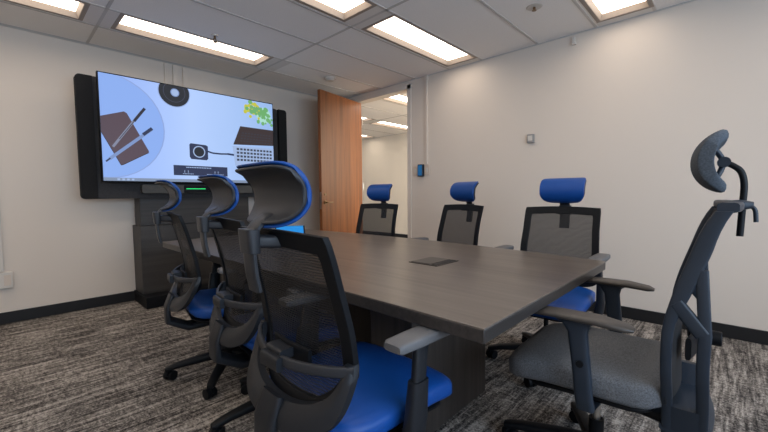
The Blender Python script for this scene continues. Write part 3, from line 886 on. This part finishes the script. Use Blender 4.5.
# ------------------------------------------------------------------ grey chair at the head of the table
g = empty('task_chair', 'grey fabric swivel chair at the near table end, seen from its side', 'office chair', (1.560, .352, 0), math.radians(92.5))
bm = bmesh.new(); slab(bm, -.235, .285, .255, .502, .100, droop=.035, e=5.5); link('seat', bm, 'grey_fabric', g, angle=80)
bm = bmesh.new()
# seam piping round the cushion
pth = []
for k in range(41):
    a_ = 2 * PI * k / 40; ct, st = math.cos(a_), math.sin(a_)
    pth.append(Vector((.005 + .248 * math.copysign(abs(ct) ** .42, ct), .2515 * math.copysign(abs(st) ** .42, st), .478 - .03 * max(0, ct) ** 3)))
bm.free()
bm = bmesh.new(); slab(bm, -.205, .205, .215, .405, .03, droop=.02); link('seat_pan', bm, 'black', g, angle=60)
# side frames of the back with two openings, joined by cross bars
FR = [(.33, -.208, .105), (.45, -.208, .10), (.60, -.203, .095), (.70, -.205, .085), (.79, -.225, .068), (.88, -.252, .058), (.97, -.278, .050), (1.03, -.303, .045), (1.05, -.325, .030)]
def g_front(z):
    for (z0, x0, w0), (z1, x1, w1) in zip(FR, FR[1:]):
        if z <= z1: f = (z - z0) / (z1 - z0); return x0 + (x1 - x0) * f, w0 + (w1 - w0) * f
    return FR[-1][1:]
for s in (-1, 1):
    bm = bmesh.new()
    front = smooth_path([(FR[k][1], 0, FR[k][0]) for k in range(len(FR))], 3)
    zs = [p.z for p in front]
    def yy(z): return s * (.225 + .02 * max(0, 1 - abs(z - .66) / .25) - .05 * max(0, (.55 - z) / .17))
    rows = []
    for p in front:
        x, w = g_front(p.z); rows.append((p.x, p.x - w, p.z))
    # front strut, rear strut and links leave a big lower and a small upper window
    def strut(fn, r1, r2, za, zb, n=14):
        secs = []
        for k in range(n + 1):
            z = za + (zb - za) * k / n; x0 = fn(z)
            secs.append((Vector((x0, yy(z), z)), Vector((r1(z) if callable(r1) else r1, 0, 0)), Vector((0, r2, 0)), 5))
        loft(bm, secs, 14)
    MW = [(.33, .014), (.70, .014), (.80, .021), (.92, .023), (1.035, .019)]
    def mw(z):
        for (z0, w0), (z1, w1) in zip(MW, MW[1:]):
            if z <= z1: return w0 + (w1 - w0) * (z - z0) / (z1 - z0)
        return MW[-1][1]
    def sm(z, table):
        return sum(table(z + d) for d in (-.03, -.015, 0, .015, .03)) / 5
    strut(lambda z: sm(z, lambda q: g_front(q)[0]) - mw(z), mw, .012, .33, 1.035, 26)
    def rear(z):
        if z < .70: return sm(z, lambda q: g_front(q)[0]) - .108 + .012
        f = (z - .70) / .17; return -.301 + f * (g_front(.87)[0] - .040 + .301)
    strut(rear, lambda z: .015 if z < .70 else .015, .0115, .33, .87, 18)
    strut(lambda z: g_front(z)[0] - .054, .050, .0117, .33, .445, 4)
    def link_bar(p0, p1, w):
        p0 = Vector((p0[0], yy(p0[1]), p0[1])); p1 = Vector((p1[0], yy(p1[1]), p1[1])); d = (p1 - p0).normalized()
        loft(bm, [(p0, d.cross(Vector((0, 1, 0))) * w, Vector((0, .0135, 0)), 5), (p1, d.cross(Vector((0, 1, 0))) * w, Vector((0, .0135, 0)), 5)], 12)
    link_bar((-.235, .770), (-.296, .690), .019)
    link('side_frame', bm, 'slate', g, angle=45)
for z, w in ((1.045, .225), (.36, .18)):
    bm = bmesh.new(); x0, ww = g_front(z)
    n_ = 10; secs = []
    for k in range(n_ + 1):
        y = -w + 2 * w * k / n_
        secs.append((Vector((x0 - ww / 2 - .020 * (1 - (y / w) ** 2), y, z)), Vector((ww / 2 + .006, 0, 0)), Vector((0, 0, .014)), 4))
    loft(bm, secs, 12)
    link('cross_bar', bm, 'slate', g, angle=45)
bm = bmesh.new(); grid = []
for j in range(17):
    z = .45 + .58 * j / 16; x0, ww = g_front(z)
    grid.append([bm.verts.new((x0 - .012 - .03 * (1 - (y / .22) ** 2), y, z)) for y in [(-.22 + .44 * i / 10) for i in range(11)]])
for j in range(16):
    for i in range(10): bm.faces.new((grid[j][i], grid[j][i+1], grid[j+1][i+1], grid[j+1][i]))
link('mesh_back', bm, 'net_back', g, angle=180)
bm = bmesh.new()
loft(bm, [((-.265, -.12, .60), (.008, 0, 0), (0, 0, .035), 4), ((-.285, 0, .60), (.008, 0, 0), (0, 0, .04), 4), ((-.265, .12, .60), (.008, 0, 0), (0, 0, .035), 4)], 12)
link('lumbar_pad', bm, 'black', g, angle=45)
bm = bmesh.new(); cyl(bm, (-.305, -.05, .600), (1, 0, 0), .024, .085, 18); link('lumbar_knob', bm, 'black', g, bevel=.003)
bm = bmesh.new()
loft(bm, [((-.30, 0, .33), (0, .11, 0), (0, 0, .02), 4), ((-.15, 0, .34), (0, .08, 0), (0, 0, .025), 4), ((.12, 0, .355), (0, .08, 0), (0, 0, .03), 4)], 14)
tube(bm, [(-.05, -.08, .36), (-.05, -.27, .355)], .007); 
link('tilt_mechanism', bm, 'black', g, angle=50)
# headrest
bm = bmesh.new(); NS, NA = 20, 14; rings = []
for i in range(NS + 1):
    u = math.sin((-1 + 2 * i / NS) * PI / 2); f = max((1 - abs(u) ** 2.6) ** (1/2.6) if abs(u) < 1 else 0, .35)
    y = u * .14; A = math.radians(88) * f ** .8; bend = .02 * u * u; ring = []
    for k in range(NA + 1):
        a_ = A * (-1 + 2 * k / NA); ring.append((-.340 - bend + .092 * math.cos(a_), y, 1.18 + .098 * math.sin(a_)))
    for k in range(NA, -1, -1):
        a_ = A * (-1 + 2 * k / NA); tk = .050 * (.72 + .28 * math.cos(a_ / math.radians(88) * PI / 2 * .9)) * (.6 + .4 * f)
        ring.append((-.340 - bend + (.092 - tk) * math.cos(a_), y, 1.18 + (.098 - tk * .8) * math.sin(a_)))
    rings.append([bm.verts.new(p) for p in ring])
n_ = len(rings[0])
for a_, b_ in zip(rings, rings[1:]):
    for k in range(n_): bm.faces.new((a_[k], a_[(k+1) % n_], b_[(k+1) % n_], b_[k]))
bm.faces.new(rings[0]); bm.faces.new(rings[-1][::-1])
head = link('headrest', bm, 'grey_head', g, sub=1, angle=180)
bm = bmesh.new()
for s in (-1, 1):
    tube(bm, smooth_path([(-.285, s * .02, 1.245), (-.312, s * .012, 1.215), (-.328, 0, 1.18), (-.318, s * .012, 1.14), (-.295, s * .02, 1.11)], 4), .008)
cyl(bm, (-.330, 0, 1.18), (0, 1, 0), .016, .05, 16)
link('headrest_bracket', bm, 'slate', head)
bm = bmesh.new()
tube(bm, smooth_path([(-.330, 0, 1.18), (-.352, 0, 1.168), (-.370, 0, 1.148), (-.378, 0, 1.11), (-.377, 0, 1.05), (-.374, 0, .950)], 5), .0088, 12)
link('headrest_post', bm, 'black', g)
bm = bmesh.new()
loft(bm, [((-.345, 0, 1.047), (0, .045, 0), (0, 0, .014), 5), ((-.375, 0, 1.047), (0, .030, 0), (0, 0, .016), 5), ((-.400, 0, 1.047), (0, .022, 0), (0, 0, .010), 4)], 14)
tube(bm, smooth_path([(-.395, .0, 1.045), (-.405, 0, 1.03), (-.408, 0, .995)], 4), .006)
link('headrest_clamp', bm, 'slate', g, angle=50)
for s in (-1, 1):
    Y = s * .295
    bm = bmesh.new()
    secs = [((-.145, Y, .682), (0, .018, 0), (0, 0, .005), 2.6), ((-.125, Y, .685), (0, .034, 0), (0, 0, .010), 3), ((-.05, Y, .692), (0, .042, 0), (0, 0, .012), 3.2), ((.06, Y, .692), (0, .042, 0), (0, 0, .010), 3.2), ((.16, Y, .688), (0, .036, 0), (0, 0, .010), 3), ((.185, Y, .684), (0, .022, 0), (0, 0, .006), 2.6)]
    loft(bm, secs, 20); link('arm_pad', bm, 'pad_dark', g, angle=50)
    bm = bmesh.new()
    loft(bm, [((.020, Y, .686), (.080, 0, 0), (0, .020, 0), 4), ((.012, Y, .668), (.042, 0, 0), (0, .018, 0), 4), ((.006, Y, .64), (.029, 0, 0), (0, .016, 0), 4), ((-.008, Y, .52), (.027, 0, 0), (0, .017, 0), 4), ((-.016, Y, .43), (.026, 0, 0), (0, .018, 0), 4), ((-.018, Y - s * .02, .385), (.026, 0, 0), (0, .020, 0), 4), ((-.02, Y - s * .12, .37), (.026, 0, 0), (0, .01, .012), 4)], 16)
    post = link('arm_post', bm, 'slate', g, angle=50)
    bm = bmesh.new(); cyl(bm, (-.006, Y + s * .019, .545), (0, 1, 0), .011, .008, 16); link('height_button', bm, 'black', post)
bm = bmesh.new(); cyl(bm, (0, 0, .26), (0, 0, 1), .014, .16); link('gas_column', bm, 'chrome', g)
bm = bmesh.new(); cyl(bm, (0, 0, .165), (0, 0, 1), .026, .10); link('column_sleeve', bm, 'black', g)
make_base(g, 5, math.radians(100 - 92.5), .34)
